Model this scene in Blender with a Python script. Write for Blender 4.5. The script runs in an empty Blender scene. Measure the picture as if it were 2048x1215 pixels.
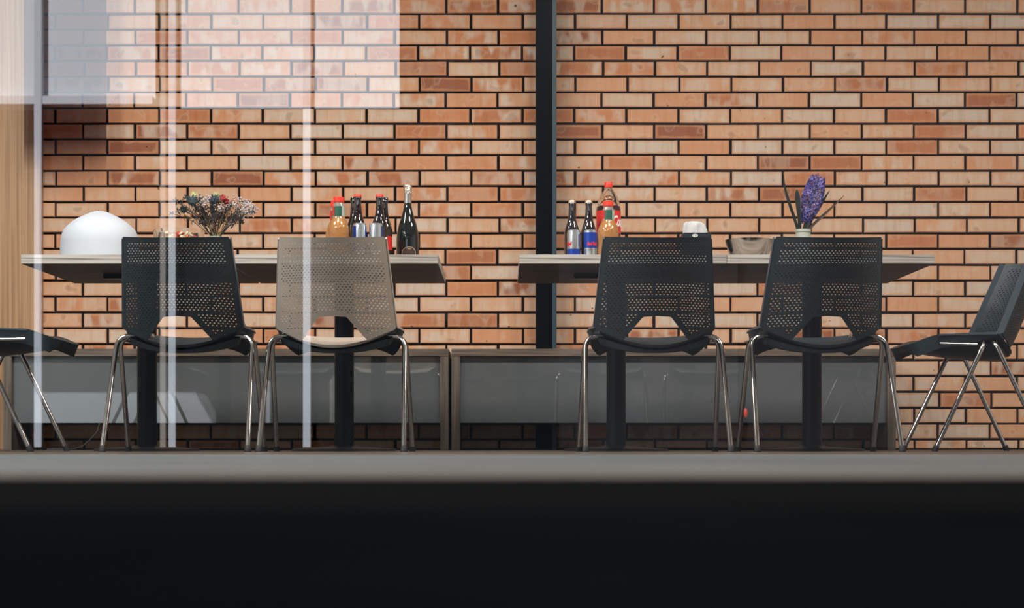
import bpy, bmesh, math, random
from mathutils import Vector, Matrix
from mathutils.geometry import delaunay_2d_cdt

random.seed(7)
S = bpy.context.scene
COL = S.collection
PI = math.pi

# ------------------------------------------------------------------ camera
F, VX, HY, CH = 3400.0, 1010.0, 884.0, 0.034      # focal length in px, vanishing point, camera height
cam = bpy.data.cameras.new('camera')
camo = bpy.data.objects.new('camera', cam)
COL.objects.link(camo)
camo.location = (0, 0, CH)
camo.rotation_euler = (PI/2, 0, 0)
cam.sensor_width = 36.0
cam.lens = F/2048*36
cam.shift_x = (1024-VX)/2048
cam.shift_y = (HY-607.5)/2048
cam.clip_start = 0.02
cam.dof.use_dof = True
cam.dof.focus_distance = 6.9
cam.dof.aperture_fstop = 4.0
S.camera = camo

# ------------------------------------------------------------------ view, world, sun, ceiling lamps
S.view_settings.view_transform = 'Standard'
S.view_settings.look = 'None'
S.view_settings.gamma = 1.0
S.view_settings.use_curve_mapping = False
S.view_settings.exposure = 0.0

w = bpy.data.worlds.new('sky')
S.world = w
w.use_nodes = True
wn = w.node_tree
wn.nodes['Background'].inputs['Color'].default_value = (0.86, 0.94, 1.0, 1)
wn.nodes['Background'].inputs['Strength'].default_value = 0.28

sun = bpy.data.lights.new('sun', 'SUN')
sun.energy = 13.0
sun.color = (0.98, 0.98, 1.0)
sun.angle = math.radians(3)
suno = bpy.data.objects.new('sun', sun)
COL.objects.link(suno)
suno.rotation_euler = (math.radians(-50), 0, math.radians(8))   # shines over the roof on to the building opposite

def ceiling_lamp(x, y, power, sx=0.9, sy=0.9, col=(1.0, 0.95, 0.88)):
    l = bpy.data.lights.new('ceiling_light', 'AREA')
    l.shape = 'RECTANGLE'; l.size = sx; l.size_y = sy
    l.energy = power; l.color = col
    o = bpy.data.objects.new('ceiling_light', l)
    o.location = (x, y, 2.88)
    COL.objects.link(o)
    return o
for lx in (-2.4, -0.8, 0.8, 2.4):
    ceiling_lamp(lx, 5.3, 76, 0.6, 0.6)
ceiling_lamp(-2.9, 2.9, 170, 0.9, 0.9, (0.90, 0.97, 1.0))  # added lamp that brightens the left end of the grey tiles

# ------------------------------------------------------------------ helpers
def at(px, py, Y):
    """a pixel of the photograph at distance Y"""
    return Vector(((px-VX)/F*Y, Y, CH+(HY-py)/F*Y))
def ax(px, Y): return (px-VX)/F*Y
def az(py, Y): return CH+(HY-py)/F*Y

def mat(name, col=(0.5, 0.5, 0.5), rough=0.5, metal=0.0, spec=0.5, trans=0.0, ior=1.45, coat=0.0, bump=None, alpha=1.0):
    m = bpy.data.materials.new(name)
    m.use_nodes = True
    b = m.node_tree.nodes['Principled BSDF']
    b.inputs['Base Color'].default_value = (*col, 1)
    b.inputs['Roughness'].default_value = rough
    b.inputs['Metallic'].default_value = metal
    b.inputs['Specular IOR Level'].default_value = spec
    b.inputs['Transmission Weight'].default_value = trans
    b.inputs['IOR'].default_value = ior
    b.inputs['Coat Weight'].default_value = coat
    b.inputs['Coat Roughness'].default_value = 0.05
    if bump:
        scale, strength = bump
        nt = m.node_tree
        t = nt.nodes.new('ShaderNodeTexNoise'); t.inputs['Scale'].default_value = scale
        t.inputs['Detail'].default_value = 4
        tc = nt.nodes.new('ShaderNodeTexCoord')
        nt.links.new(tc.outputs['Object'], t.inputs['Vector'])
        bp = nt.nodes.new('ShaderNodeBump'); bp.inputs['Strength'].default_value = strength
        bp.inputs['Distance'].default_value = 0.002
        nt.links.new(t.outputs['Fac'], bp.inputs['Height'])
        nt.links.new(bp.outputs['Normal'], b.inputs['Normal'])
    return m

def ramp(nt, fac, stops):
    r = nt.nodes.new('ShaderNodeValToRGB')
    e = r.color_ramp.elements
    while len(e) < len(stops): e.new(0.5)
    for k, (p, c) in enumerate(stops):
        e[k].position = p; e[k].color = (*c, 1)
    nt.links.new(fac, r.inputs['Fac'])
    return r.outputs['Color']

def grain_mat(name, c0, c1, scale, rough=0.5, stretch=(1, 1, 1), c2=None, detail=5, lo=0.35, hi=0.65):
    """wood grain: noise stretched along the board"""
    m = mat(name, c0, rough)
    nt = m.node_tree
    tc = nt.nodes.new('ShaderNodeTexCoord')
    mp = nt.nodes.new('ShaderNodeMapping'); mp.inputs['Scale'].default_value = stretch
    t = nt.nodes.new('ShaderNodeTexNoise'); t.inputs['Scale'].default_value = scale; t.inputs['Detail'].default_value = detail
    nt.links.new(tc.outputs['Object'], mp.inputs['Vector']); nt.links.new(mp.outputs['Vector'], t.inputs['Vector'])
    st = [(lo, c0), (hi, c1)] if c2 is None else [(lo, c0), ((lo+hi)/2, c2), (hi, c1)]
    nt.links.new(ramp(nt, t.outputs['Fac'], st), nt.nodes['Principled BSDF'].inputs['Base Color'])
    return m

def obj(name, bm, m, parent=None, smooth=None, loc=None):
    bmesh.ops.recalc_face_normals(bm, faces=bm.faces[:])
    me = bpy.data.meshes.new(name)
    bm.to_mesh(me); bm.free()
    if m is not None:
        for k in (m if isinstance(m, (list, tuple)) else [m]): me.materials.append(k)
    if smooth is not None:
        me.shade_smooth()
        me.set_sharp_from_angle(angle=math.radians(smooth))
    o = bpy.data.objects.new(name, me)
    COL.objects.link(o)
    if parent: o.parent = parent
    if loc is not None: o.location = loc
    return o

def thing(name, label, cat, loc=(0, 0, 0), rotz=0.0, group=None):
    o = bpy.data.objects.new(name, None)
    COL.objects.link(o)
    o.empty_display_size = 0.05
    o.location = loc; o.rotation_euler = (0, 0, rotz)
    o['label'] = label; o['category'] = cat
    if group: o['group'] = group
    return o
def tag(o, label, cat, group=None, kind=None):
    o['label'] = label; o['category'] = cat
    if group: o['group'] = group
    if kind: o['kind'] = kind
    return o
def struct(o, label=None):
    o['kind'] = 'structure'
    if label: o['label'] = label
    return o
def dup(root, loc, rotz, label, name=None):
    r = root.copy(); COL.objects.link(r)
    r.location = loc; r.rotation_euler = (0, 0, rotz); r['label'] = label
    for ch in list(root.children):
        c = ch.copy(); COL.objects.link(c); c.parent = r
        for g in ch.children:
            d = g.copy(); COL.objects.link(d); d.parent = c
    return r

def box(bm, x0, x1, y0, y1, z0, z1, bev=0.0, mi=0):
    vs = [bm.verts.new((x, y, z)) for x in (x0, x1) for y in (y0, y1) for z in (z0, z1)]
    idx = [(0, 1, 3, 2), (4, 6, 7, 5), (0, 4, 5, 1), (2, 3, 7, 6), (0, 2, 6, 4), (1, 5, 7, 3)]
    fs = [bm.faces.new([vs[i] for i in f]) for f in idx]
    for f in fs: f.material_index = mi
    if bev > 0:
        es = list({e for f in fs for e in f.edges})
        bmesh.ops.bevel(bm, geom=es, offset=bev, segments=2, affect='EDGES', clamp_overlap=True)
    return fs

def tube(bm, pts, r, n=12, caps=True, rx=None):
    """sweep a circle of radius r (or a list of radii) along pts"""
    pts = [Vector(p) for p in pts]
    rs = r if isinstance(r, (list, tuple)) else [r]*len(pts)
    rings = []
    prev = None
    for i, p in enumerate(pts):
        if i == 0: t = pts[1]-pts[0]
        elif i == len(pts)-1: t = pts[-1]-pts[-2]
        else: t = (pts[i+1]-pts[i]).normalized()+(pts[i]-pts[i-1]).normalized()
        t.normalize()
        if prev is None:
            a = Vector((0, 0, 1)) if abs(t.z) < 0.9 else Vector((1, 0, 0))
            u = t.cross(a).normalized()
        else:
            u = (prev - t*prev.dot(t)).normalized()
        prev = u
        v = t.cross(u)
        rings.append([bm.verts.new(p+rs[i]*(math.cos(2*PI*k/n)*u+math.sin(2*PI*k/n)*v)) for k in range(n)])
    for a, b in zip(rings, rings[1:]):
        for k in range(n):
            bm.faces.new([a[k], a[(k+1) % n], b[(k+1) % n], b[k]])
    if caps:
        bm.faces.new(rings[0][::-1]); bm.faces.new(rings[-1])

def lathe(bm, prof, n=32, c=(0, 0, 0), cap0=True, cap1=True, a0=0.0, a1=2*PI, sx=1.0, sy=1.0):
    """revolve (r, z) pairs about z; a partial turn when a1-a0 < 2pi"""
    full = abs((a1-a0)-2*PI) < 1e-6
    m = n if full else n+1
    rings = []
    for r, z in prof:
        if r < 1e-6:
            rings.append([bm.verts.new((c[0], c[1], c[2]+z))]*m)
        else:
            rings.append([bm.verts.new((c[0]+sx*r*math.cos(a0+(a1-a0)*k/n), c[1]+sy*r*math.sin(a0+(a1-a0)*k/n), c[2]+z)) for k in range(m)])
    for a, b in zip(rings, rings[1:]):
        for k in range(n):
            q = [a[k], a[(k+1) % m], b[(k+1) % m], b[k]]
            u = []
            for v in q:
                if v not in u: u.append(v)
            if len(u) >= 3:
                try: bm.faces.new(u)
                except ValueError: pass
    if full:
        if cap0 and prof[0][0] > 1e-6: bm.faces.new(rings[0][::-1])
        if cap1 and prof[-1][0] > 1e-6: bm.faces.new(rings[-1])

def smoothprof(pts, k=4):
    """Catmull-Rom through the profile points"""
    out = []
    P = [pts[0]]+list(pts)+[pts[-1]]
    for i in range(1, len(P)-2):
        for j in range(k):
            t = j/k
            q = []
            for d in range(2):
                a, b, c, e = P[i-1][d], P[i][d], P[i+1][d], P[i+2][d]
                q.append(0.5*((2*b)+(-a+c)*t+(2*a-5*b+4*c-e)*t*t+(-a+3*b-3*c+e)*t**3))
            out.append((max(q[0], 0.0), q[1]))
    out.append(pts[-1])
    return out

def text_mesh(body, size, shear=0.0, extrude=0.0004, bold=0.0):
    cu = bpy.data.curves.new('lettering', 'FONT')
    cu.body = body; cu.size = size; cu.shear = shear; cu.extrude = extrude; cu.offset = bold
    cu.align_x = 'CENTER'; cu.align_y = 'CENTER'; cu.resolution_u = 3
    o = bpy.data.objects.new('lettering', cu)
    COL.objects.link(o)
    dg = bpy.context.evaluated_depsgraph_get()
    me = bpy.data.meshes.new_from_object(o.evaluated_get(dg))
    bpy.data.objects.remove(o); bpy.data.curves.remove(cu)
    return me

def wrap_text(name, body, size, radius, z, ang, m, parent, shear=0.0, bold=0.0, vertical=False, sx=1.0):
    """lettering bent round a cylinder of the given radius, centred on angle ang (0 = +x)"""
    me = text_mesh(body, size, shear, bold=bold)
    bm = bmesh.new(); bm.from_mesh(me); bpy.data.meshes.remove(me)
    bmesh.ops.triangulate(bm, faces=bm.faces[:])
    bmesh.ops.subdivide_edges(bm, edges=[e for e in bm.edges if e.calc_length() > 0.006], cuts=2)
    for v in bm.verts:
        x, y, d = v.co.x*sx, v.co.y, v.co.z
        if vertical: x, y = -y, x
        a = ang + x/radius
        v.co = (math.cos(a)*(radius+d), math.sin(a)*(radius+d), z+y)
    return obj(name, bm, m, parent)

# ------------------------------------------------------------------ materials
M = {}
M['black_plastic'] = mat('black_plastic', (0.015, 0.024, 0.030), 0.42, bump=(900, 0.15))
M['beige_plastic'] = mat('beige_plastic', (0.40, 0.335, 0.28), 0.45, bump=(900, 0.15))
M['black_edge'] = mat('black_edge', (0.055, 0.07, 0.085), 0.35)
M['beige_edge'] = mat('beige_edge', (0.46, 0.39, 0.32), 0.35)
M['chrome'] = mat('chrome', (0.50, 0.475, 0.465), 0.12, metal=1.0)
M['rubber'] = mat('rubber', (0.012, 0.012, 0.013), 0.6)
M['black_metal'] = mat('black_metal', (0.004, 0.005, 0.0065), 0.35, spec=0.15)
M['beam_black'] = mat('beam_black', (0.003, 0.004, 0.0055), 0.3, spec=0.08)
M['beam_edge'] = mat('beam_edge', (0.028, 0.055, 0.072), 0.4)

# ------------------------------------------------------------------ the setting
WY = 8.13                                           # face of the brick wall
XL, XR = -4.3, 4.3
GY = 1.95                                           # glass front

# floor inside: dark brown boards at the back, pale grey tiles at the front
def floor_mat():
    m = mat('dark_floor', (0.05, 0.04, 0.033), 0.45)
    nt = m.node_tree; b = nt.nodes['Principled BSDF']
    tc = nt.nodes.new('ShaderNodeTexCoord')
    mp = nt.nodes.new('ShaderNodeMapping'); mp.inputs['Scale'].default_value = (0.5, 14, 1)
    t = nt.nodes.new('ShaderNodeTexNoise'); t.inputs['Scale'].default_value = 4
    nt.links.new(tc.outputs['Object'], mp.inputs['Vector']); nt.links.new(mp.outputs['Vector'], t.inputs['Vector'])
    nt.links.new(ramp(nt, t.outputs['Fac'], [(0.35, (0.030, 0.024, 0.020)), (0.7, (0.075, 0.058, 0.045))]), b.inputs['Base Color'])
    return m
bm = bmesh.new(); box(bm, XL, XR, 4.75, 8.4, -0.12, 0.0)
struct(obj('floor', bm, floor_mat()))
bm = bmesh.new(); box(bm, XL, XR, 1.92, 4.75, -0.12, 0.0)
tile_m = mat('grey_tile', (0.22, 0.235, 0.24), 0.5, spec=0.1)
nt = tile_m.node_tree
t_ = nt.nodes.new('ShaderNodeTexNoise'); t_.inputs['Scale'].default_value = 1.2
tc_ = nt.nodes.new('ShaderNodeTexCoord'); nt.links.new(tc_.outputs['Object'], t_.inputs['Vector'])
nt.links.new(ramp(nt, t_.outputs['Fac'], [(0.3, (0.075, 0.083, 0.087)), (0.7, (0.115, 0.126, 0.13))]), nt.nodes['Principled BSDF'].inputs['Base Color'])
struct(obj('floor', bm, tile_m))
# threshold strip under the glass and the dark paving outside
bm = bmesh.new(); box(bm, XL-0.5, XR+0.5, 1.52, 1.92, -0.12, 0.002, 0.002)
struct(obj('trim_1', bm, grain_mat('threshold_stone', (0.075, 0.056, 0.045), (0.13, 0.10, 0.08), 3, 0.7, (1, 8, 1))))
bm = bmesh.new(); box(bm, XL-0.5, XR+0.5, 0.82, 1.52, -0.12, 0.001, 0.001)
struct(obj('sheen_strip', bm, mat('paving_sheen_tone', (0.017, 0.017, 0.018), 0.9, spec=0.0)))  # added strip, its tone puts in the sheen fading over the paving
bm = bmesh.new(); box(bm, -14, 14, -14, 0.82, -0.12, 0.0)
pav = grain_mat('dark_paving', (0.006, 0.007, 0.008), (0.013, 0.0145, 0.016), 2, 0.8, (1, 1, 1))
pav.node_tree.nodes['Principled BSDF'].inputs['Specular IOR Level'].default_value = 0.0
struct(obj('ground', bm, pav))

# brick wall: every brick is a bevelled block standing proud of dark mortar, all in one mesh
def row_line(k):
    return 28+31.3*k if k <= 15 else 497.6+31.74*(k-15)
def brick_mat():
    m = mat('brick', (0.5, 0.3, 0.2), 0.85, spec=0.2)
    nt = m.node_tree; b = nt.nodes['Principled BSDF']; L = nt.links.new
    def node(kind, **kw):
        n = nt.nodes.new(kind)
        for k_, v in kw.items(): setattr(n, k_, v)
        return n
    def math_(op, a, b_=None, clamp=False):
        n = node('ShaderNodeMath', operation=op, use_clamp=clamp)
        for i, q in enumerate((a, b_)):
            if q is None: continue
            if isinstance(q, (int, float)): n.inputs[i].default_value = q
            else: L(q, n.inputs[i])
        return n.outputs[0]
    def mixc(f, a, b_, blend='MIX'):
        n = node('ShaderNodeMix', data_type='RGBA', blend_type=blend)
        for key, q in (('Factor', f), ('A', a), ('B', b_)):
            if isinstance(q, (int, float)): n.inputs[key].default_value = q
            elif isinstance(q, tuple): n.inputs[key].default_value = (*q, 1)
            else: L(q, n.inputs[key])
        return n.outputs['Result']
    tc = node('ShaderNodeTexCoord')
    at_ = node('ShaderNodeAttribute', attribute_name='tone', attribute_type='GEOMETRY')
    sep = node('ShaderNodeSeparateColor'); L(at_.outputs['Color'], sep.inputs['Color'])
    at2 = node('ShaderNodeAttribute', attribute_name='cell', attribute_type='GEOMETRY')
    s2 = node('ShaderNodeSeparateColor'); L(at2.outputs['Color'], s2.inputs['Color'])
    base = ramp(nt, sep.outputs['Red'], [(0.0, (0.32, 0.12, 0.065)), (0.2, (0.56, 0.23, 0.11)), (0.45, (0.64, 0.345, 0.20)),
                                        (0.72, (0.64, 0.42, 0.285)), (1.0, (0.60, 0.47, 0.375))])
    wv = math_('MULTIPLY', sep.outputs['Green'], 60.0)
    def noise(scale, sc, detail, dim='4D', loc=(0, 0, 0)):
        mp = node('ShaderNodeMapping'); mp.inputs['Scale'].default_value = sc; mp.inputs['Location'].default_value = loc
        L(tc.outputs['Object'], mp.inputs['Vector'])
        n = node('ShaderNodeTexNoise', noise_dimensions=dim); n.inputs['Scale'].default_value = scale; n.inputs['Detail'].default_value = detail
        L(mp.outputs['Vector'], n.inputs['Vector'])
        if dim == '4D': L(wv, n.inputs['W'])
        return n.outputs['Fac']
    # distance from the brick's own edges (metres)
    du = math_('MULTIPLY', math_('MINIMUM', s2.outputs['Red'], math_('SUBTRACT', 1.0, s2.outputs['Red'])), 0.24)
    dv = math_('MULTIPLY', math_('MINIMUM', s2.outputs['Green'], math_('SUBTRACT', 1.0, s2.outputs['Green'])), 0.066)
    de = math_('ADD', math_('MINIMUM', du, dv), math_('MULTIPLY', math_('SUBTRACT', noise(14, (1, 1, 1), 2), 0.5), 0.024))
    rim = ramp(nt, de, [(0.004, (1, 1, 1)), (0.011, (0, 0, 0))])
    # smoky pale patches with soft edges, each brick its own
    f1 = ramp(nt, noise(10, (1.7, 1, 0.8), 1.5), [(0.44, (0, 0, 0)), (0.56, (1, 1, 1))])
    c1 = mixc(math_('MULTIPLY', math_('MULTIPLY', f1, sep.outputs['Blue']), 0.95), base, (0.63, 0.49, 0.385))
    # round kiln marks: pale ring, darker heart
    fr = noise(16, (1, 1, 1.1), 0.5, loc=(5, 2, 3))
    ring = ramp(nt, fr, [(0.60, (0, 0, 0)), (0.63, (1, 1, 1)), (0.66, (1, 1, 1)), (0.69, (0, 0, 0))])
    heart = ramp(nt, fr, [(0.68, (0, 0, 0)), (0.74, (1, 1, 1))])
    c2 = mixc(math_('MULTIPLY', ring, 0.2), c1, (0.66, 0.52, 0.40))
    c3 = mixc(math_('MULTIPLY', heart, 0.4), c2, (0.30, 0.19, 0.12))
    # fired edge is more orange
    c4 = mixc(math_('MULTIPLY', rim, 0.5), c3, (0.66, 0.31, 0.15))
    # vertical drag marks
    f2 = ramp(nt, noise(24, (1.8, 1, 0.22), 3, loc=(3, 1, 7)), [(0.28, (0.90, 0.80, 0.70)), (0.50, (1, 1, 1)), (0.74, (1.03, 1.06, 1.10))])
    c5 = mixc(0.8, c4, f2, 'MULTIPLY')
    f3 = ramp(nt, noise(30, (1, 1, 1), 1, '3D'), [(0.775, (1, 1, 1)), (0.79, (0.16, 0.15, 0.15))])
    c6 = mixc(0.9, c5, f3, 'MULTIPLY')
    L(c6, b.inputs['Base Color'])
    nb = node('ShaderNodeTexNoise'); nb.inputs['Scale'].default_value = 160; nb.inputs['Detail'].default_value = 3
    L(tc.outputs['Object'], nb.inputs['Vector'])
    bp = node('ShaderNodeBump'); bp.inputs['Strength'].default_value = 0.35; bp.inputs['Distance'].default_value = 0.002
    L(nb.outputs['Fac'], bp.inputs['Height']); L(bp.outputs['Normal'], b.inputs['Normal'])
    return m
bm = bmesh.new()
lay = bm.verts.layers.float_color.new('tone'); lay2 = bm.verts.layers.float_color.new('cell')
rb = random.Random(21)
mortar = mat('mortar', (0.012, 0.012, 0.014), 0.95, spec=0.1)
box(bm, XL, XR, WY+0.014, WY+0.3, -0.1, 3.1, mi=1)
pitch = 103.9/F*WY
k = -30
for k in range(-32, 28):
    zt = az(row_line(k), WY); zb = az(row_line(k+1), WY)
    if zb > 2.98: continue
    zb = max(zb, 0.0)
    if zt <= 0.01: break
    ph = ax(838.7 if k % 2 == 0 else 893.0, WY) + rb.uniform(-0.006, 0.006)
    n0 = int((XL-ph)/pitch)-1
    for j in range(n0, n0+38):
        x0 = ph+j*pitch+0.006+rb.uniform(-0.0015, 0.0015); x1 = ph+(j+1)*pitch-0.006+rb.uniform(-0.0015, 0.0015)
        if x1 < XL+0.02 or x0 > XR-0.02: continue
        x0 = max(x0, XL+0.001); x1 = min(x1, XR-0.001)
        dy = rb.uniform(-0.002, 0.002)
        a = zb+0.0052+rb.uniform(-0.001, 0.001); c = zt-0.0052+rb.uniform(-0.001, 0.001)
        vs0 = len(bm.verts)
        fs = []
        q = [bm.verts.new(p) for p in ((x0, WY+0.02, a), (x1, WY+0.02, a), (x1, WY+0.02, c), (x0, WY+0.02, c))]
        e = 0.0028
        tl = [rb.uniform(-0.0012, 0.0012) for _ in range(4)]
        r1 = [bm.verts.new(p) for p in ((x0, WY+e+dy, a+tl[0]), (x1, WY+e+dy, a+tl[1]), (x1, WY+e+dy, c+tl[2]), (x0, WY+e+dy, c+tl[3]))]
        r2 = [bm.verts.new(p) for p in ((x0+e, WY+dy, a+e+tl[0]), (x1-e, WY+dy, a+e+tl[1]), (x1-e, WY+dy, c-e+tl[2]), (x0+e, WY+dy, c-e+tl[3]))]
        for i in range(4):
            bm.faces.new([q[i], q[(i+1) % 4], r1[(i+1) % 4], r1[i]])
            bm.faces.new([r1[i], r1[(i+1) % 4], r2[(i+1) % 4], r2[i]])
        bm.faces.new(r2)
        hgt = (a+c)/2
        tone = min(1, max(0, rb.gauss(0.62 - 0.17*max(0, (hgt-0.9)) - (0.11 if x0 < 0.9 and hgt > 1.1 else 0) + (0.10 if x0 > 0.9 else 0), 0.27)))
        if rb.random() < 0.09: tone = rb.uniform(0.0, 0.2)
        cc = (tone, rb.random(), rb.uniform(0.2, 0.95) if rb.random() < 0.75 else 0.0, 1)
        for ring_ in (q, r1, r2):
            for v, (cu, cv) in zip(ring_, ((0, 0), (1, 0), (1, 1), (0, 1))):
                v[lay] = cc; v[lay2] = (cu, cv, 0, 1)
struct(obj('wall_back', bm, [brick_mat(), mortar]))

plaster = mat('plaster', (0.60, 0.58, 0.55), 0.9)
for nm, x0, x1 in (('wall_left', XL-0.12, XL), ('wall_right', XR, XR+0.12)):
    bm = bmesh.new(); box(bm, x0, x1, 1.92, 8.4, -0.12, 3.1); struct(obj(nm, bm, plaster))
bm = bmesh.new(); box(bm, XL-0.12, XR+0.12, 1.75, 8.45, 2.95, 3.2)
struct(obj('ceiling', bm, plaster))

# wood cladding at the left end of the brick wall
clad = grain_mat('oak_veneer', (0.33, 0.175, 0.08), (0.50, 0.30, 0.155), 3.0, 0.45, (34, 1, 0.4), c2=(0.42, 0.24, 0.12))
bm = bmesh.new(); box(bm, XL, ax(79, WY-0.06), WY-0.06, WY+0.012, 0.0, 2.94, 0.002)
struct(obj('trim_2', bm, clad), 'wood veneer panel beside the brick wall at the left')

# added tinted sheet that darkens the upper left brickwork, fading out at its lower edge
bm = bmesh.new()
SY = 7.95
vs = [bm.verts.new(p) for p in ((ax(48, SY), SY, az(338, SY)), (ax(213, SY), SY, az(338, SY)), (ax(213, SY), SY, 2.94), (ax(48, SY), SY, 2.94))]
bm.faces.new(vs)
sm_ = bpy.data.materials.new('shade_tint'); sm_.use_nodes = True
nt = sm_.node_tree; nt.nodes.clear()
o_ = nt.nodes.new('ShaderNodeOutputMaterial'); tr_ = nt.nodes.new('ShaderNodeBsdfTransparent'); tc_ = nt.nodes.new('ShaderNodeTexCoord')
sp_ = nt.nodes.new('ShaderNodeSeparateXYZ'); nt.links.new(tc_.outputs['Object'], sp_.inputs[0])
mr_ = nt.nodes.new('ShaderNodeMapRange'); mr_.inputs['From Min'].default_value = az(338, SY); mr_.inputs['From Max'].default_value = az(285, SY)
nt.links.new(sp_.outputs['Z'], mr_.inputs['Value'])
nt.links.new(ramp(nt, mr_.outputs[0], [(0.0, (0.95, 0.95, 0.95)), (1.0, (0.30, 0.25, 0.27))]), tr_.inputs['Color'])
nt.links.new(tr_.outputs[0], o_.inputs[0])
struct(obj('shade_sheet', bm, sm_), 'added tinted sheet darkening the upper left brickwork')

# black steel beam standing at the wall behind the gap between the tables
t = thing('steel_column', 'black steel column rising between the two benches in front of the brick wall', 'column', (ax(1092, 8.0), 8.0, 0))
BY = 7.98
bx0, bx1, be = ax(1072, BY)-t.location.x, ax(1113, BY)-t.location.x, ax(1104, BY)-t.location.x
bm = bmesh.new(); box(bm, bx0, be, -0.02, 0.10, 0.0, 2.94, 0.002)
obj('column_body', bm, M['beam_black'], t)
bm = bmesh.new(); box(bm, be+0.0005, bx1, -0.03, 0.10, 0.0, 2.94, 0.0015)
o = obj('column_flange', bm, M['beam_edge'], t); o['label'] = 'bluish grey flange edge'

# glass front: three big panes, clear, with a soft mirror image of the building opposite
def pane_mat():
    m = bpy.data.materials.new('window_glass'); m.use_nodes = True
    nt = m.node_tree; nt.nodes.clear()
    out = nt.nodes.new('ShaderNodeOutputMaterial')
    tr = nt.nodes.new('ShaderNodeBsdfTransparent'); tr.inputs['Color'].default_value = (0.97, 0.98, 0.975, 1)
    gl = nt.nodes.new('ShaderNodeBsdfGlossy'); gl.inputs['Roughness'].default_value = 0.0
    gl.inputs['Color'].default_value = (0.95, 0.98, 1, 1)
    fr = nt.nodes.new('ShaderNodeFresnel'); fr.inputs['IOR'].default_value = 1.5
    mu = nt.nodes.new('ShaderNodeMath'); mu.operation = 'MULTIPLY'; mu.inputs[1].default_value = 4.4; mu.use_clamp = True
    mx = nt.nodes.new('ShaderNodeMixShader')
    nt.links.new(fr.outputs[0], mu.inputs[0]); nt.links.new(mu.outputs[0], mx.inputs[0])
    nt.links.new(tr.outputs[0], mx.inputs[1]); nt.links.new(gl.outputs[0], mx.inputs[2])
    nt.links.new(mx.outputs[0], out.inputs[0])
    return m
gm = pane_mat()
bm = bmesh.new()
vs = [bm.verts.new(p) for p in ((XL, GY, 0.0), (XR, GY, 0.0), (XR, GY, 2.95), (XL, GY, 2.95))]
bm.faces.new(vs)
struct(obj('window_1', bm, gm), 'clear glass front of the room with faint reflections')

# the building opposite, seen only as the mirror image in the glass (it stands 10 m in front of the glass)
DV = 12.0
OY = 2*GY-DV
def rx(px): return (px-VX)/F*DV
def rz(py): return CH+(HY-py)/F*DV
white_paint = mat('white_paint', (0.50, 0.53, 0.57), 0.6)
pale_panel = mat('pale_panel', (0.60, 0.63, 0.655), 0.7)
dark_front = mat('dark_front', (0.007, 0.008, 0.009), 0.9, spec=0.0)
grey_front = mat('grey_front', (0.020, 0.020, 0.022), 0.9, spec=0.0)
tan_paint = mat('tan_paint', (0.27, 0.24, 0.21), 0.6)
bm = bmesh.new(); box(bm, -14, rx(1120), OY-0.5, OY-0.2, 0, 9)
struct(obj('facade', bm, dark_front))
bm = bmesh.new(); box(bm, rx(1120), 14, OY-0.5, OY-0.2, 0, 9)
struct(obj('facade', bm, grey_front))
for a, b_, mm in ((68, 83, white_paint), (320, 331, tan_paint), (337, 351, white_paint), (606, 621, white_paint)):
    bm = bmesh.new(); box(bm, rx(a), rx(b_), OY-0.06, OY, 0, rz(-40)); struct(obj('facade_post', bm, mm))
bm = bmesh.new(); box(bm, rx(872), rx(908), OY-0.19, OY-0.1, 0.9, 9); struct(obj('facade_post', bm, grey_front))
bm = bmesh.new(); box(bm, rx(1483), rx(1496), OY-0.19, OY-0.1, 0, 9); struct(obj('facade_post', bm, dark_front))
for a, b_ in ((-160, 304), (352, 797)):
    bm = bmesh.new(); box(bm, rx(a), rx(b_), OY-0.19, OY-0.12, rz(210), rz(-40)); struct(obj('facade_panel', bm, pale_panel))
bm = bmesh.new(); box(bm, rx(-160), rx(304), OY-0.11, OY-0.01, rz(207), rz(191)); struct(obj('facade_rail', bm, white_paint))

# ------------------------------------------------------------------ benches along the wall
BF = 7.75
bench_wood = grain_mat('bench_laminate', (0.085, 0.06, 0.045), (0.19, 0.145, 0.11), 3, 0.5, (1.2, 30, 40), c2=(0.14, 0.105, 0.077))
bench_wood_v = grain_mat('bench_laminate_upright', (0.08, 0.06, 0.045), (0.17, 0.13, 0.10), 3, 0.5, (40, 30, 1.2), c2=(0.125, 0.097, 0.073))
panel_m = mat('grey_gloss_panel', (0.11, 0.122, 0.128), 0.25, spec=0.5, coat=1.0)
panel_m.node_tree.nodes['Principled BSDF'].inputs['Coat IOR'].default_value = 2.1
panel_m.node_tree.nodes['Principled BSDF'].inputs['Coat Roughness'].default_value = 0.01
def bench(x0, x1, label, left_end=True):
    cx = (x0+x1)/2
    t = thing('bench', label, 'bench', (cx, BF, 0), 0, 'long benches at the brick wall')
    a, b_ = x0-cx, x1-cx
    top = az(697, BF); tt = 15.0/F*BF; et = 16.5/F*BF
    dpt = WY-BF-0.004
    bm = bmesh.new(); box(bm, a, b_, 0, dpt, top-tt, top, 0.0015)
    obj('seat', bm, bench_wood, t)
    for e0 in (a, b_-et):
        bm = bmesh.new(); box(bm, e0, e0+et, 0.002, dpt, 0.0, top-tt, 0.001)
        obj('side_panel', bm, bench_wood_v, t)
    bm = bmesh.new(); box(bm, a+et, b_-et, 0.03, 0.046, az(845, BF), top-tt, 0.001)
    obj('front_panel', bm, panel_m, t)
    return t
bench(ax(6, BF), ax(897, BF), 'long wood laminate bench with grey front panel, left of the column')
bench(ax(903, BF), ax(1792, BF), 'long wood laminate bench with grey front panel, right of the column')
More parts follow.
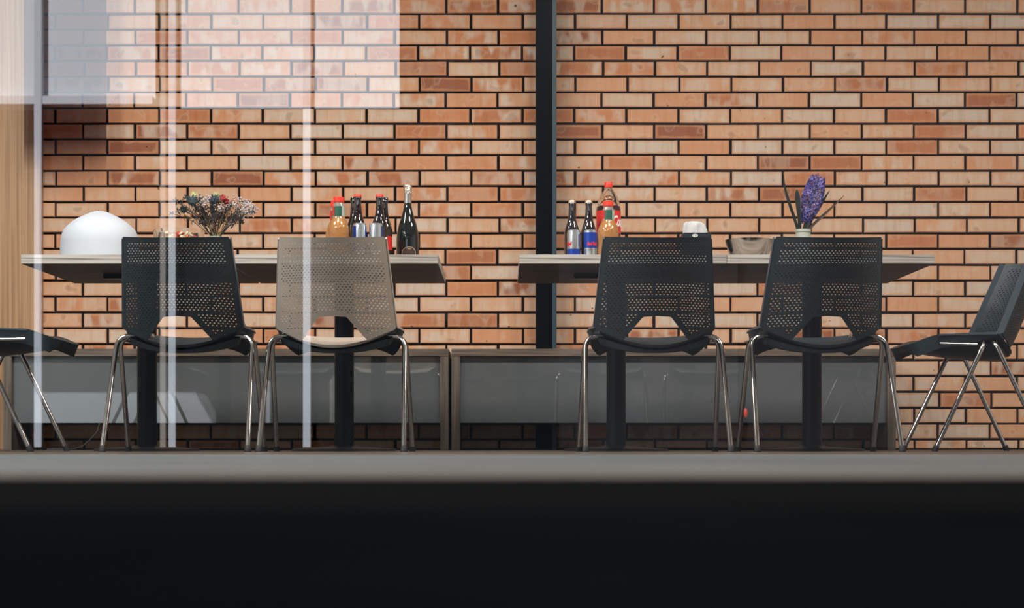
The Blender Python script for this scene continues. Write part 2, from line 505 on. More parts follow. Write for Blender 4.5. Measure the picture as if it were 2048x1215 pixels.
# red reflector on the dark pole opposite
bm = bmesh.new(); bmesh.ops.create_uvsphere(bm, u_segments=16, v_segments=10, radius=1, matrix=Matrix.Translation((rx(1495), OY-0.095, rz(825))) @ Matrix.Diagonal((0.016, 0.012, 0.035, 1)))
struct(obj('pole_reflector', bm, mat('reflector_red', (0.75, 0.03, 0.01), 0.4)))
# thin cable hanging from under the left bench on to the floor
Yc = 7.62
bm = bmesh.new(); tube(bm, [(ax(199, 7.73), 7.73, 0.119), (ax(194, 7.70), 7.70, 0.082), (ax(180, Yc), Yc, 0.045), (ax(165, Yc), Yc, 0.018), (ax(148, Yc-0.05), Yc-0.05, 0.004), (ax(120, Yc-0.1), Yc-0.1, 0.0035), (ax(95, Yc-0.05), Yc-0.05, 0.0035)], 0.0025, 8)
tag(obj('cable', bm, mat('cable_grey', (0.10, 0.10, 0.10), 0.5), None, 60), 'thin grey cable curving down to the floor under the left bench', 'cable')
# white planter outside whose image shows in the gloss panel
bm = bmesh.new()
x0, x1, x2 = -6.3, -4.15, -3.75
vs = [bm.verts.new(p) for p in ((x0, -8, 0), (x2, -8, 0), (x1, -8, 0.7), (x0, -8, 0.7), (x0, -7.2, 0), (x2, -7.2, 0), (x1, -7.2, 0.7), (x0, -7.2, 0.7))]
for f in ((0, 1, 2, 3), (4, 5, 6, 7), (0, 1, 5, 4), (1, 2, 6, 5), (2, 3, 7, 6), (3, 0, 4, 7)): bm.faces.new([vs[i] for i in f])
struct(obj('planter_wall', bm, white_paint))

# ------------------------------------------------------------------ tables
TY0, TY1 = 6.45, 7.25
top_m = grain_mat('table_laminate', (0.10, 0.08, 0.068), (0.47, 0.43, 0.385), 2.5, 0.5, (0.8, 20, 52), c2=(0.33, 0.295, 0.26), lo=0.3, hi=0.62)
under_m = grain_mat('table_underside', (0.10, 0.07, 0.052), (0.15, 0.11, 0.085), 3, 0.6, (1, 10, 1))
TZ = az(508.5, TY0)
def make_table(cx, label):
    cy = (TY0+TY1)/2
    t = thing('cafe_table', label, 'table', (cx, cy, 0), 0, 'square pedestal tables in the row')
    hw = 0.394; hd = 0.40
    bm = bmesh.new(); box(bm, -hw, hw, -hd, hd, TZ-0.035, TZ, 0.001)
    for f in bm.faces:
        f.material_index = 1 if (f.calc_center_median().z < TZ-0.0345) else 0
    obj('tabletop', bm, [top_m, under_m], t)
    bm = bmesh.new()
    box(bm, -0.17, 0.17, -0.03, 0.03, TZ-0.055, TZ-0.0352, 0.002); box(bm, -0.03, 0.03, -0.17, 0.17, TZ-0.0549, TZ-0.0353, 0.002)
    obj('mounting_plate', bm, M['black_metal'], t)
    bm = bmesh.new(); lathe(bm, [(0.039, 0.015), (0.039, TZ-0.0555)], 40)
    obj('pedestal', bm, M['black_metal'], t, 40)
    bm = bmesh.new(); lathe(bm, [(0.21, 0.0), (0.21, 0.006), (0.205, 0.009), (0.06, 0.018), (0.05, 0.022), (0.0, 0.022)], 56)
    obj('base', bm, M['black_metal'], t, 40)
    return t
tabs = [(ax(249.5, TY0), 'square pedestal table under the white dome and dried flowers, leftmost table'),
        (ax(668.5, TY0), 'square pedestal table carrying the sparkling wine bottle, behind the beige chair'),
        (ax(1246, TY0), 'square pedestal table carrying the cola bottle and tissue box'),
        (ax(1662, TY0), 'square pedestal table under the blue hyacinth, rightmost table')]
tprev = None
for x, lb in tabs:
    if tprev is None: tprev = make_table(x, lb)
    else: dup(tprev, (x, (TY0+TY1)/2, 0), 0, lb)

# ------------------------------------------------------------------ chairs
ZC = 0.445
def back_w(z): return 0.2145+(0.186-0.2145)*(z-0.445)/(0.753-0.445)
def back_pt(x, z):
    w_ = back_w(z)
    y = -0.165-(z-ZC)*math.tan(math.radians(23))+0.105*min(1.3, (x/w_)**2)
    return Vector((x, y, z-0.0145*(1-min(1, (x/w_)**2))*max(0, (z-0.6)/0.15)))
def back_mesh():
    half = [(0.0, 0.753), (0.1825, 0.753), (0.1858, 0.750), (0.190, 0.70), (0.2145, 0.448), (0.212, 0.438), (0.120, 0.395), (0.117, 0.395), (0.051, 0.472), (0.046, 0.4745), (0.0, 0.477)]
    poly = half+[(-x, z) for x, z in half[-2:0:-1]]
    out = []
    for i in range(len(poly)):
        a, b_ = Vector(poly[i]), Vector(poly[(i+1) % len(poly)])
        n = max(1, int((b_-a).length/0.012))
        for j in range(n): out.append(a+(b_-a)*j/n)
    segs = [(Vector(poly[i]), Vector(poly[(i+1) % len(poly)])) for i in range(len(poly))]
    def inside(p):
        c = False
        for a, b_ in segs:
            if (a.y > p.y) != (b_.y > p.y) and p.x < (b_.x-a.x)*(p.y-a.y)/(b_.y-a.y)+a.x: c = not c
        return c
    def dist(p):
        d = 9
        for a, b_ in segs:
            ab = b_-a
            t = max(0, min(1, (p-a).dot(ab)/ab.dot(ab)))
            d = min(d, (p-a-ab*t).length)
        return d
    vco = list(out); owner = [-1]*len(vco)
    edges = [(i, (i+1) % len(out)) for i in range(len(out))]
    hid = 0
    centres = []
    for r in range(46):
        z = 0.7305-r*0.0086
        for c in range(-18, 19):
            w_ = back_w(z)
            sx = 0.0130*(w_/0.2)
            x = (c+(0.5 if r % 2 else 0))*sx
            # lower rows arch a little, as the holes follow the cut-out
            p = Vector((x, z - 0.006*(1-(x/w_)**2)*max(0, (0.60-z)/0.12)*0.0))
            if not inside(p) or dist(p) < 0.0165: continue
            centres.append(p)
            base = len(vco)
            for q in range(8):
                a = 2*PI*q/8+PI/8
                vco.append(p+Vector((0.0028*math.cos(a), 0.0018*math.sin(a)))); owner.append(hid)
            edges += [(base+q, base+(q+1) % 8) for q in range(8)]
            hid += 1
    # extra points in the plain border keep the curve smooth
    for i in range(-14, 15):
        for j in range(30):
            p = Vector((i*0.0152, 0.745-j*0.0125))
            if inside(p) and 0.004 < dist(p) < 0.0135: vco.append(p); owner.append(-1)
    rv, re, rf, ov, oe, of = delaunay_2d_cdt(vco, edges, [], 1, 1e-6)
    own = [owner[o[0]] if o else -1 for o in ov]
    bm = bmesh.new()
    bv = [bm.verts.new(back_pt(v.x, v.y)) for v in rv]
    for f in rf:
        h = own[f[0]]
        if h >= 0 and all(own[i] == h for i in f): continue
        cen = sum((Vector(rv[i]) for i in f), Vector((0, 0)))/len(f)
        if not inside(cen): continue
        try: bm.faces.new([bv[i] for i in f])
        except ValueError: pass
    bmesh.ops.delete(bm, geom=[v for v in bm.verts if not v.link_faces], context='VERTS')
    bmesh.ops.recalc_face_normals(bm, faces=bm.faces[:])
    # thickness
    bm.normal_update()
    avg = sum((f.normal.y for f in bm.faces), 0.0)
    front = bm.faces[:]
    ret = bmesh.ops.duplicate(bm, geom=bm.verts[:]+bm.edges[:]+front)
    vmap = ret['vert_map']
    bound = [e for e in front[0].id_data.edges if False] if False else None
    olds = [f for f in front]
    bedges = []
    for f in olds:
        for e in f.edges:
            if len(e.link_faces) == 1: bedges.append((e, f))
    for f in olds:
        for v in f.verts: v.tag = True
    done = set()
    for f in olds:
        for v in f.verts:
            if v.index in done: pass
    for v in {v for f in olds for v in f.verts}:
        nv = vmap[v]
        nv.co = v.co+Vector((0, 0.006, 0))
    for e, f in bedges:
        a, b_ = e.verts
        try: bm.faces.new([a, b_, vmap[b_], vmap[a]])
        except ValueError: pass
    bmesh.ops.recalc_face_normals(bm, faces=bm.faces[:])
    me = bpy.data.meshes.new('backrest'); bm.to_mesh(me); bm.free()
    return me

def seat_mesh():
    bm = bmesh.new()
    NU, NV = 24, 22
    def plan(u, v):
        w_ = 0.213+0.016*math.sin(PI*min(1, v*1.15)) - 0.03*max(0, (v-0.7)/0.3)**2
        y = -0.146+0.105*u*u*(1-v) + v*(0.146+0.298) - 0.03*u**4*v
        return w_*u, y
    def ztop(u, v):
        dip = 0.058*(1-v)**1.5+0.010+0.004*math.sin(PI*v)
        return ZC-(1-u*u)*dip-0.032*max(0, (v-0.70)/0.30)**1.5
    def zbot(u, v):
        b1 = 0.394-0.034*abs(u)**3
        z = (ZC-0.032*max(0, (v-0.70)/0.30)**1.5)-(1-u*u)*(0.058*(1-v)**1.5+0.010)-0.010-0.034*(abs(u)**6)*min(1, v*2.2)
        return min(z*(1-v**4)+b1*v**4, ztop(u, v)-0.010)
    T = [[None]*(NV+1) for _ in range(NU+1)]; B = [[None]*(NV+1) for _ in range(NU+1)]
    for i in range(NU+1):
        for j in range(NV+1):
            u = -1+2*i/NU; v = j/NV
            x, y = plan(u, v)
            T[i][j] = bm.verts.new((x, y, ztop(u, v)))
            B[i][j] = bm.verts.new((x*0.955, y-(0.012 if j == NV else 0)+(0.008 if j == 0 else 0), zbot(u, v)))
    for i in range(NU):
        for j in range(NV):
            bm.faces.new([T[i][j], T[i+1][j], T[i+1][j+1], T[i][j+1]])
            bm.faces.new([B[i][j], B[i][j+1], B[i+1][j+1], B[i+1][j]]).material_index = 1
    for j in range(NV):
        bm.faces.new([T[0][j], T[0][j+1], B[0][j+1], B[0][j]]).material_index = 1; bm.faces.new([T[NU][j], B[NU][j], B[NU][j+1], T[NU][j+1]]).material_index = 1
    for i in range(NU):
        bm.faces.new([T[i][0], B[i][0], B[i+1][0], T[i+1][0]]); bm.faces.new([T[i][NV], T[i+1][NV], B[i+1][NV], B[i][NV]])
    return bm

def pan_mesh():
    """dark stiffening pan under the seat shell"""
    bm = bmesh.new(); NU, NV = 20, 10
    T = []; B = []
    for i in range(NU+1):
        u = -1+2*i/NU; rt = []; rb2 = []
        for j in range(NV+1):
            v = j/NV; x = 0.198*u*(1-0.12*v*v); y = -0.120+0.075*u*u+0.32*v*(1-0.15*u*u)
            zt_ = ZC-(1-(x/0.213)**2)*(0.058*(1-v*0.8)**1.5+0.010)-0.016-0.012*abs(u)**6
            zb_ = 0.3475+0.034*abs(u)**2.4+0.030*v*v+0.004
            rt.append(bm.verts.new((x, y, max(zt_, zb_+0.004)))); rb2.append(bm.verts.new((x*0.95, y+0.006*(j == 0)-0.006*(j == NV), zb_)))
        T.append(rt); B.append(rb2)
    for i in range(NU):
        for j in range(NV):
            bm.faces.new([T[i][j], T[i+1][j], T[i+1][j+1], T[i][j+1]]); bm.faces.new([B[i][j], B[i][j+1], B[i+1][j+1], B[i+1][j]])
        bm.faces.new([T[i][0], B[i][0], B[i+1][0], T[i+1][0]]); bm.faces.new([T[i][NV], T[i+1][NV], B[i+1][NV], B[i][NV]])
    for j in range(NV):
        bm.faces.new([T[0][j], T[0][j+1], B[0][j+1], B[0][j]]); bm.faces.new([T[NU][j], B[NU][j], B[NU][j+1], T[NU][j+1]])
    return bm

def rim_bm(s):
    """raised edge running down the side of the back and on along the seat"""
    path = []
    for k in range(15):
        z = 0.747-(0.747-0.450)*k/14
        p = back_pt(s*(back_w(z)+0.002), z)
        path.append((p+Vector((0, 0.004, 0)), Vector((0, 1, 0.42)).normalized(), 0.020))
    for k in range(1, 9):
        v = k/8
        path.append((Vector((s*(0.2155+0.012*math.sin(PI*v*0.8)), -0.062+0.25*v, ZC+0.0015-0.0045*v*v)), Vector((0, 0.35, 1)).normalized() if k == 1 else Vector((0, 0, 1)), 0.006*(1-v)+0.0005))
    bm = bmesh.new(); rings = []
    for p, d, wd in path:
        o = Vector((s*0.0025, 0, 0))
        rings.append([bm.verts.new(p-o-d*0.004), bm.verts.new(p+o-d*0.004), bm.verts.new(p+o+d*wd), bm.verts.new(p-o+d*wd)])
    for a, b_ in zip(rings, rings[1:]):
        for k in range(4): bm.faces.new([a[k], a[(k+1) % 4], b_[(k+1) % 4], b_[k]])
    bm.faces.new(rings[0][::-1]); bm.faces.new(rings[-1])
    return bm

def leg_bm(sx, sy):
    foot = Vector((sx*0.254, sy*0.21, 0.004)); top = Vector((sx*0.243, sy*0.016, 0.418))
    R = 0.052
    d = (foot-top).normalized()
    pts = [foot.copy()]
    p_in = Vector((sx*0.243, sy*0.016, 0.418))
    a = p_in+d*R*1.05                      # where the bend begins on the leg
    b_ = Vector((p_in.x-sx*R*1.05, p_in.y, p_in.z))
    pts.append(foot.lerp(a, 0.5)); pts.append(a)
    for k in range(1, 8):
        t = k/8
        pts.append(a*(1-t)**2+p_in*2*t*(1-t)+b_*t*t)
    pts.append(b_); pts.append(Vector((sx*0.12, sy*0.016, 0.418)))
    bm = bmesh.new(); tube(bm, pts, 0.0092, 14)
    return bm

BACK_ME = back_mesh()
def make_chair(label, plastic, edge, loc, rotz):
    t = thing('shell_chair', label, 'chair', loc, rotz, 'perforated shell chairs around the tables')
    me = BACK_ME.copy(); me.materials.append(plastic)
    me.shade_smooth(); me.set_sharp_from_angle(angle=math.radians(40))
    o = bpy.data.objects.new('backrest', me); COL.objects.link(o); o.parent = t
    obj('seat', seat_mesh(), [plastic, M['black_plastic']], t, 45)
    obj('seat_pan', pan_mesh(), M['black_plastic'], t, 45)
    for s in (-1, 1):
        obj('edge_rim', rim_bm(s), edge, t, 40)
    for sx in (-1, 1):
        for sy in (-1, 1):
            l = obj('leg', leg_bm(sx, sy), M['chrome'], t, 60)
            bm = bmesh.new()
            d = Vector((sx*-0.011, sy*-0.194, 0.414)).normalized()
            f = Vector((sx*0.254, sy*0.21, 0.0))
            tube(bm, [f, f+Vector((0, 0, 0.004)), f+Vector((0, 0, 0.006))+d*0.016], [0.0118, 0.0122, 0.0108], 14)
            obj('rubber_foot', bm, M['rubber'], l, 50)
    bm = bmesh.new()
    tube(bm, [(-0.12, 0.016, 0.405), (-0.12, 0.016, 0.418)], 0.011, 10); tube(bm, [(0.12, 0.016, 0.405), (0.12, 0.016, 0.418)], 0.011, 10)
    bm.free()
    for s in (-1, 1):
        bm = bmesh.new(); tube(bm, [(s*0.229, 0.045, 0.404), (s*0.229, 0.185, 0.407)], 0.0055, 10)
        obj('frame_bar', bm, M['chrome'], t, 50)
    return t
CY = 6.14
ch = make_chair('black perforated chair seen from behind, leftmost of those facing the tables', M['black_plastic'], M['black_edge'], (-1.152, CY, 0), 0)
make_chair('beige perforated chair with chrome legs seen from behind, the only pale one', M['beige_plastic'], M['beige_edge'], (-0.603, CY, 0), math.radians(-1))
dup(ch, (0.533, CY, 0), math.radians(0.5), 'black perforated chair seen from behind, in front of the cola bottle and tissue box')
dup(ch, (1.128, CY, 0), math.radians(1.5), 'black perforated chair seen from behind, in front of the blue hyacinth')
dup(ch, (1.83, 6.66, 0), math.radians(90), 'black chair seen from the side at the right edge, in front of bare brick')
dup(ch, (-1.915, 6.36, 0), math.radians(-90), 'black chair cut off by the left edge, only its seat front and legs showing')

# ------------------------------------------------------------------ things on the tables
def base_on_table(px, Y): return (ax(px, Y), Y, TZ)

# white dome
t = thing('white_dome', 'smooth white dome with thin black hook on top, on the leftmost table', 'dome cover', base_on_table(200, 6.82))
prof = smoothprof([(0.155, 0.0), (0.156, 0.03), (0.1555, 0.068), (0.153, 0.103), (0.141, 0.136), (0.117, 0.162), (0.098, 0.177), (0.068, 0.193), (0.030, 0.210), (0.0, 0.215)], 5)
bm = bmesh.new(); lathe(bm, prof, 64, cap0=True)
obj('dome_shell', bm, mat('white_gloss', (0.47, 0.50, 0.55), 0.55, spec=0.2), t, 50)
bm = bmesh.new(); tube(bm, [(-0.004, -0.012, 0.218), (0.0, -0.018, 0.213), (0.004, -0.036, 0.206), (0.006, -0.05, 0.199)], [0.0009, 0.0016, 0.0015, 0.0008], 8)
obj('hook', bm, M['rubber'], t, 50)

# glass bowl of snacks
glass_m = mat('clear_glass', (0.95, 0.98, 0.97), 0.02, trans=1.0, ior=1.45)
t = thing('glass_bowl', 'clear glass bowl of red and orange sweets beside the dried flowers', 'bowl', base_on_table(358, 6.9))
Y_ = 6.9
hb = az(461, Y_)-TZ; rb_ = 51/F*Y_
bm = bmesh.new(); lathe(bm, [(0.0, 0.0), (0.045, 0.0), (0.055, 0.006), (0.08, 0.04), (0.097, 0.09), (rb_, hb-0.003), (rb_, hb), (rb_-0.003, hb), (0.094, 0.09), (0.077, 0.042), (0.05, 0.012), (0.0, 0.01)], 56)
obj('bowl_body', bm, glass_m, t, 50)
sweet_cols = [mat('sweet_red', (0.5, 0.05, 0.03), 0.35), mat('sweet_orange', (0.75, 0.28, 0.08), 0.35), mat('sweet_cream', (0.75, 0.6, 0.42), 0.35)]
bm = bmesh.new(); r_ = random.Random(3)
for k in range(150):
    lvl = r_.uniform(0.02, hb-0.013); rr = (0.05+0.042*(lvl/hb)**0.8)*math.sqrt(r_.random())*0.88; a = r_.uniform(0, 2*PI)
    rr = min(rr, 0.060+0.25*(lvl-0.02))
    mt = Matrix.Translation((rr*math.cos(a), rr*math.sin(a), lvl)) @ Matrix.Rotation(r_.uniform(0, PI), 4, 'X') @ Matrix.Rotation(r_.uniform(0, PI), 4, 'Y') @ Matrix.Diagonal((0.011, 0.009, 0.006, 1))
    n0 = len(bm.faces)
    bmesh.ops.create_icosphere(bm, subdivisions=1, radius=1, matrix=mt)
    bm.faces.ensure_lookup_table()
    mi = r_.randrange(3)
    for f in bm.faces[n0:]: f.material_index = mi
tag(obj('sweets', bm, sweet_cols, None, 60, loc=base_on_table(358, 6.9)), 'red, orange and cream sweets heaped in the clear glass bowl', 'sweets', kind='stuff')

# dried flowers in a vase
Y_ = 6.84
t = thing('dried_bouquet', 'bouquet of dried thistles and small white flowers in a vase', 'flowers', base_on_table(431, Y_))
vase_h = 0.115
bm = bmesh.new(); lathe(bm, smoothprof([(0.03, 0), (0.038, 0.02), (0.04, 0.05), (0.03, 0.09), (0.026, vase_h)], 4)+[(0.023, vase_h), (0.026, 0.09), (0.034, 0.05), (0.03, 0.012), (0.0, 0.008)], 32)
obj('vase', bm, mat('vase_glass', (0.5, 0.55, 0.5), 0.1, trans=0.6), t, 50)
r_ = random.Random(11)
stem_d = mat('stem_dark', (0.035, 0.028, 0.022), 0.7); stem_l = mat('stem_straw', (0.30, 0.18, 0.07), 0.7)
m_th = mat('thistle', (0.035, 0.055, 0.065), 0.8); m_wh = mat('white_blossom', (0.50, 0.44, 0.43), 0.8)
m_gr = mat('grey_blossom', (0.07, 0.068, 0.068), 0.8); m_rd = mat('red_blossom', (0.45, 0.05, 0.05), 0.7); m_or = mat('orange_blossom', (0.65, 0.2, 0.05), 0.7)
m_dk = mat('dark_blossom', (0.03, 0.022, 0.025), 0.9); m_yl = mat('yellow_tip', (0.6, 0.62, 0.3), 0.8)
heads = [  # px, py, radius px, kind
    (352, 402, 6, 'sprig'), (358, 424, 6, 'sprig'), (364, 405, 7, 'sprig'), (342, 425, 4, 'sprig'), (372, 395, 5, 'sprig'), (366, 418, 7, 'thistle'),
    (387, 404, 10, 'thistle'), (388, 390, 5, 'tip'), (395, 416, 11, 'grey'), (400, 402, 8, 'grey'), (412, 404, 9, 'white'), (417, 397, 6, 'white'),
    (421, 394, 5, 'red'), (431, 400, 9, 'thistle'), (431, 391, 6, 'tip'), (443, 399, 8, 'dark'), (446, 396, 5, 'red'), (452, 402, 5, 'red'),
    (424, 412, 8, 'grey'), (409, 420, 9, 'dark'), (440, 416, 7, 'white'), (434, 424, 5, 'white'), (455, 410, 6, 'white'), (452, 420, 9, 'dark'),
    (463, 404, 9, 'white'), (469, 399, 6, 'orange'), (478, 402, 9, 'white'), (490, 403, 8, 'white'), (496, 413, 9, 'white'), (484, 415, 10, 'white'),
    (505, 415, 7, 'white'), (501, 425, 7, 'white'), (489, 428, 8, 'white'), (474, 424, 8, 'white'), (509, 422, 5, 'sprig'), (470, 436, 7, 'dark'), (482, 441, 5, 'sprig'),
    (400, 432, 9, 'dark'), (415, 436, 9, 'dark'), (430, 440, 8, 'dark'), (446, 436, 9, 'dark'), (408, 446, 6, 'dark')]
bmd = bmesh.new(); bml = bmesh.new()
base = Vector((0, 0, 0.02))
for (px, py, rp, kind) in heads:
    dy = r_.uniform(-0.035, 0.035)
    tip = Vector((ax(px, Y_)-ax(431, Y_), dy, az(py, Y_)-TZ))
    neck = Vector((tip.x*0.13+r_.uniform(-0.006, 0.006), dy*0.2, vase_h+0.005))
    mid = neck.lerp(tip, 0.55)+Vector((-tip.x*0.08, 0, 0.01))
    straw = r_.random() < 0.3 or kind == 'orange'
    tube(bml if straw else bmd, [Vector((neck.x*0.4, 0, 0.03)), neck, mid, tip], 0.0016, 5)
    for q in range(6):                      # side twigs
        b0 = neck.lerp(tip, r_.uniform(0.45, 0.8)); e0 = b0+Vector((r_.uniform(-0.02, 0.02), r_.uniform(-0.015, 0.015), r_.uniform(0.015, 0.035)))
        tube(bmd, [b0, e0], 0.001, 4)
    R = 1.45*rp/F*Y_
    bm = bmesh.new()
    mm = {'sprig': m_th, 'thistle': m_th, 'tip': m_yl, 'grey': m_gr, 'white': m_wh, 'red': m_rd, 'dark': m_dk, 'orange': m_or}[kind]
    if kind == 'sprig':
        for q in range(9):
            d = Vector((r_.gauss(0, 1), r_.gauss(0, 1), r_.gauss(0, 1))).normalized()*R*r_.uniform(0.8, 1.4)
            tube(bm, [tip, tip+d*0.6, tip+d], [0.0008, 0.0022, 0.0003], 5)
    elif kind in ('thistle', 'tip', 'red', 'orange'):
        bmesh.ops.create_icosphere(bm, subdivisions=1, radius=R*0.68, matrix=Matrix.Translation(tip))
        for q in range(60):
            d = Vector((r_.gauss(0, 1), r_.gauss(0, 1), r_.gauss(0.35, 1))).normalized()*R*r_.uniform(0.85, 1.15)
            tube(bm, [tip+d*0.3, tip+d], [0.0024, 0.0006], 4)
    else:
        for q in range(34 if kind == 'white' else 40):
            d = Vector((r_.gauss(0, 1), r_.gauss(0, 1), r_.gauss(0, 1))).normalized()*R*r_.uniform(0.3, 1.15)
            bmesh.ops.create_icosphere(bm, subdivisions=1, radius=r_.uniform(0.0022, 0.0042), matrix=Matrix.Translation(tip+d))
            if q % 3 == 0: tube(bm, [tip, tip+d], 0.0006, 4)
    obj('flower_head', bm, mm, t)
obj('stems', bmd, stem_d, t); obj('straw_stems', bml, stem_l, t)

# bottles and cans
beer_g = mat('brown_glass', (0.010, 0.007, 0.006), 0.05, spec=0.8, coat=0.5)
cap_red = mat('red_cap', (0.75, 0.035, 0.015), 0.4); cap_tan = mat('tan_cap', (0.42, 0.33, 0.27), 0.35, metal=0.4)
alu = mat('can_silver', (0.66, 0.70, 0.74), 0.22, metal=0.85); can_blue = mat('can_blue', (0.010, 0.045, 0.32), 0.28, metal=0.3)
red_ink = mat('red_ink', (0.62, 0.02, 0.02), 0.4); white_ink = mat('white_ink', (0.8, 0.8, 0.78), 0.4)
label_red = mat('label_red', (0.62, 0.02, 0.015), 0.35)
def beer(px, Y, label, cap, tall=0.257, group='dark beer bottles on the tables'):
    t = thing('beer_bottle', label, 'bottle', base_on_table(px, Y), 0, group)
    k = tall/0.257
    prof = smoothprof([(0.028, 0.0), (0.0305, 0.004), (0.031, 0.02), (0.031, 0.10), (0.0305, 0.128), (0.026, 0.15), (0.0185, 0.173), (0.0145, 0.20), (0.0128, 0.232), (0.0128, 0.236)], 4)
    prof = [(a, b_*k) for a, b_ in prof]+[(0.0142, 0.238*k), (0.0142, 0.243*k), (0.0128, 0.2445*k), (0.0128, 0.2503*k)]
    bm = bmesh.new(); lathe(bm, prof, 40)
    obj('bottle_body', bm, beer_g, t, 45)
    bm = bmesh.new()
    n = 42; rings = []
    for (r, z) in ((0.0152, 0.2455*k), (0.0146, 0.2505*k), (0.0132, 0.2555*k), (0.009, 0.257*k)):
        rings.append([bm.verts.new(((r+(0.0006 if (q % 2 and r > 0.0145) else 0))*math.cos(2*PI*q/n), (r+(0.0006 if (q % 2 and r > 0.0145) else 0))*math.sin(2*PI*q/n), z)) for q in range(n)])
    for a, b_ in zip(rings, rings[1:]):
        for q in range(n): bm.faces.new([a[q], a[(q+1) % n], b_[(q+1) % n], b_[q]])
    bm.faces.new(rings[-1]); bm.faces.new(rings[0][::-1])
    obj('bottle_cap', bm, cap, t, 30)
    return t
beer(715.5, 6.645, 'dark bottle with red cap standing right behind the blue and silver can', cap_red)
beer(759, 6.645, 'dark bottle with red cap standing right behind the plain silver can', cap_red)
beer(708, 6.765, 'dark bottle half hidden behind the left red-capped bottle', beer_g, 0.262)
beer(769, 6.765, 'dark bottle half hidden behind the right red-capped bottle, red label low down', beer_g, 0.262)
beer(1144, 6.835, 'dark bottle with tan cap nearest the black column', cap_tan, 0.260)
beer(1177.5, 6.835, 'dark bottle with tan cap behind the blue can, beside the cola bottle', cap_tan, 0.260)
for b_ in [o for o in COL.objects if o.name.startswith('beer_bottle')]:
    if b_.location.x < 0 and b_.location.y > 6.7:
        bm = bmesh.new(); lathe(bm, [(0.0313, 0.05), (0.0313, 0.105)], 40, cap0=False, cap1=False)
        o = obj('bottle_label', bm, label_red, b_, 60); o['label'] = 'red label'

def can(px, Y, label, style, h=0.133):
    t = thing('drink_can', label, 'can', base_on_table(px, Y), 0, 'slim drink cans on the tables')
    R = 0.0262
    cuts = {'split': [(0.010, h*0.42, can_blue), (h*0.42, h-0.010, alu)], 'blue': [(0.010, h*0.45, alu), (h*0.45, h-0.010, can_blue)], 'silver': [(0.010, h-0.010, alu)]}[style]
    bm = bmesh.new(); lathe(bm, [(0.0, 0.003), (0.018, 0.002), (0.021, 0.0), (0.023, 0.003), (R, 0.0098), (R, h-0.0098), (0.0248, h-0.003), (0.0252, h-0.001), (0.0245, h), (0.0238, h-0.001), (0.023, h-0.003), (0.0, h-0.003)], 40)
    body = obj('can_body', bm, alu, t, 35)
    for z0, z1, mm in cuts:
        if mm is alu: continue
        bm = bmesh.new(); lathe(bm, [(R+0.0003, z0), (R+0.0003, z1)], 40, cap0=False, cap1=False)
        obj('can_print', bm, mm, t, 60)
    # slanting blue and silver field on the side
    bm = bmesh.new()
    if style in ('split', 'silver'):
        a0 = {'split': -0.10*PI, 'silver': -0.18*PI}[style]
        for z0, z1, s0, s1 in ((h*0.05, h*0.42, 0.0, 0.35), (h*0.42, h*0.92, 0.0, 0.0)):
            n = 8
            for q in range(n):
                A0, A1 = a0+q*0.45/n, a0+(q+1)*0.45/n
                vs = [bm.verts.new(((R+0.0006)*math.cos(A), (R+0.0006)*math.sin(A), z)) for A, z in ((A0, z0), (A1, z0), (A1, z1), (A0, z1))]
                bm.faces.new(vs)
        obj('can_print', bm, can_blue, t)
    else:
        bm.free()
    return t
c1 = can(719.5, 6.575, 'silver slim can with a blue edge, left of the pair behind the beige chair', 'silver')
# blue quarter on its left side
bm = bmesh.new(); lathe(bm, [(0.0268, 0.02), (0.0268, 0.122)], 14, a0=-PI*0.98, a1=-PI*0.66)
obj('can_print', bm, can_blue, c1, 60)
c2 = can(752, 6.575, 'plain silver slim can, right of the pair behind the beige chair', 'silver')
c3 = can(1147.5, 6.768, 'silver slim can with blue lower half in front of the bottle by the column', 'split', 0.131)
c4 = can(1180.5, 6.768, 'blue slim can with red lettering and silver foot beside the cola bottle', 'blue', 0.131)
wrap_text('lettering', 'Red Bull', 0.020, 0.0268, 0.075, -PI/2+0.25, red_ink, c4, shear=0.2, bold=0.0006, sx=0.62)
wrap_text('lettering', 'Red Bull', 0.020, 0.0268, 0.075, -PI/2-1.2, red_ink, c3, shear=0.2, bold=0.0006, sx=0.62)

# sparkling wine
t = thing('wine_bottle', 'dark sparkling wine bottle with crumpled silver foil and oval label', 'bottle', base_on_table(815.5, 6.83))
prof = smoothprof([(0.040, 0.0), (0.0445, 0.005), (0.0455, 0.03), (0.0455, 0.09), (0.044, 0.118), (0.036, 0.16), (0.025, 0.195), (0.0175, 0.225), (0.0145, 0.25), (0.0138, 0.27), (0.0138, 0.29)], 5)
bm = bmesh.new(); lathe(bm, prof, 48)
obj('bottle_body', bm, mat('wine_glass_dark', (0.006, 0.010, 0.009), 0.06, spec=0.8, coat=0.5), t, 50)
bm = bmesh.new(); lathe(bm, [(0.0148, 0.246), (0.0145, 0.268), (0.0145, 0.286)], 32, cap0=False)
obj('neck_foil', bm, mat('foil_plain', (0.55, 0.52, 0.50), 0.3, metal=0.9), t, 50)
bm = bmesh.new(); r_ = random.Random(5)
lathe(bm, smoothprof([(0.0148, 0.284), (0.0165, 0.290), (0.0152, 0.296), (0.0165, 0.304), (0.0165, 0.316), (0.013, 0.321), (0.0, 0.322)], 4), 36)
for v in bm.verts:
    v.co.x *= 1+r_.uniform(-0.09, 0.09); v.co.y *= 1+r_.uniform(-0.09, 0.09); v.co.z += r_.uniform(-0.0008, 0.0008)
obj('crumpled_foil', bm, mat('foil_gold', (0.70, 0.60, 0.50), 0.28, metal=1.0), t)
bm = bmesh.new()
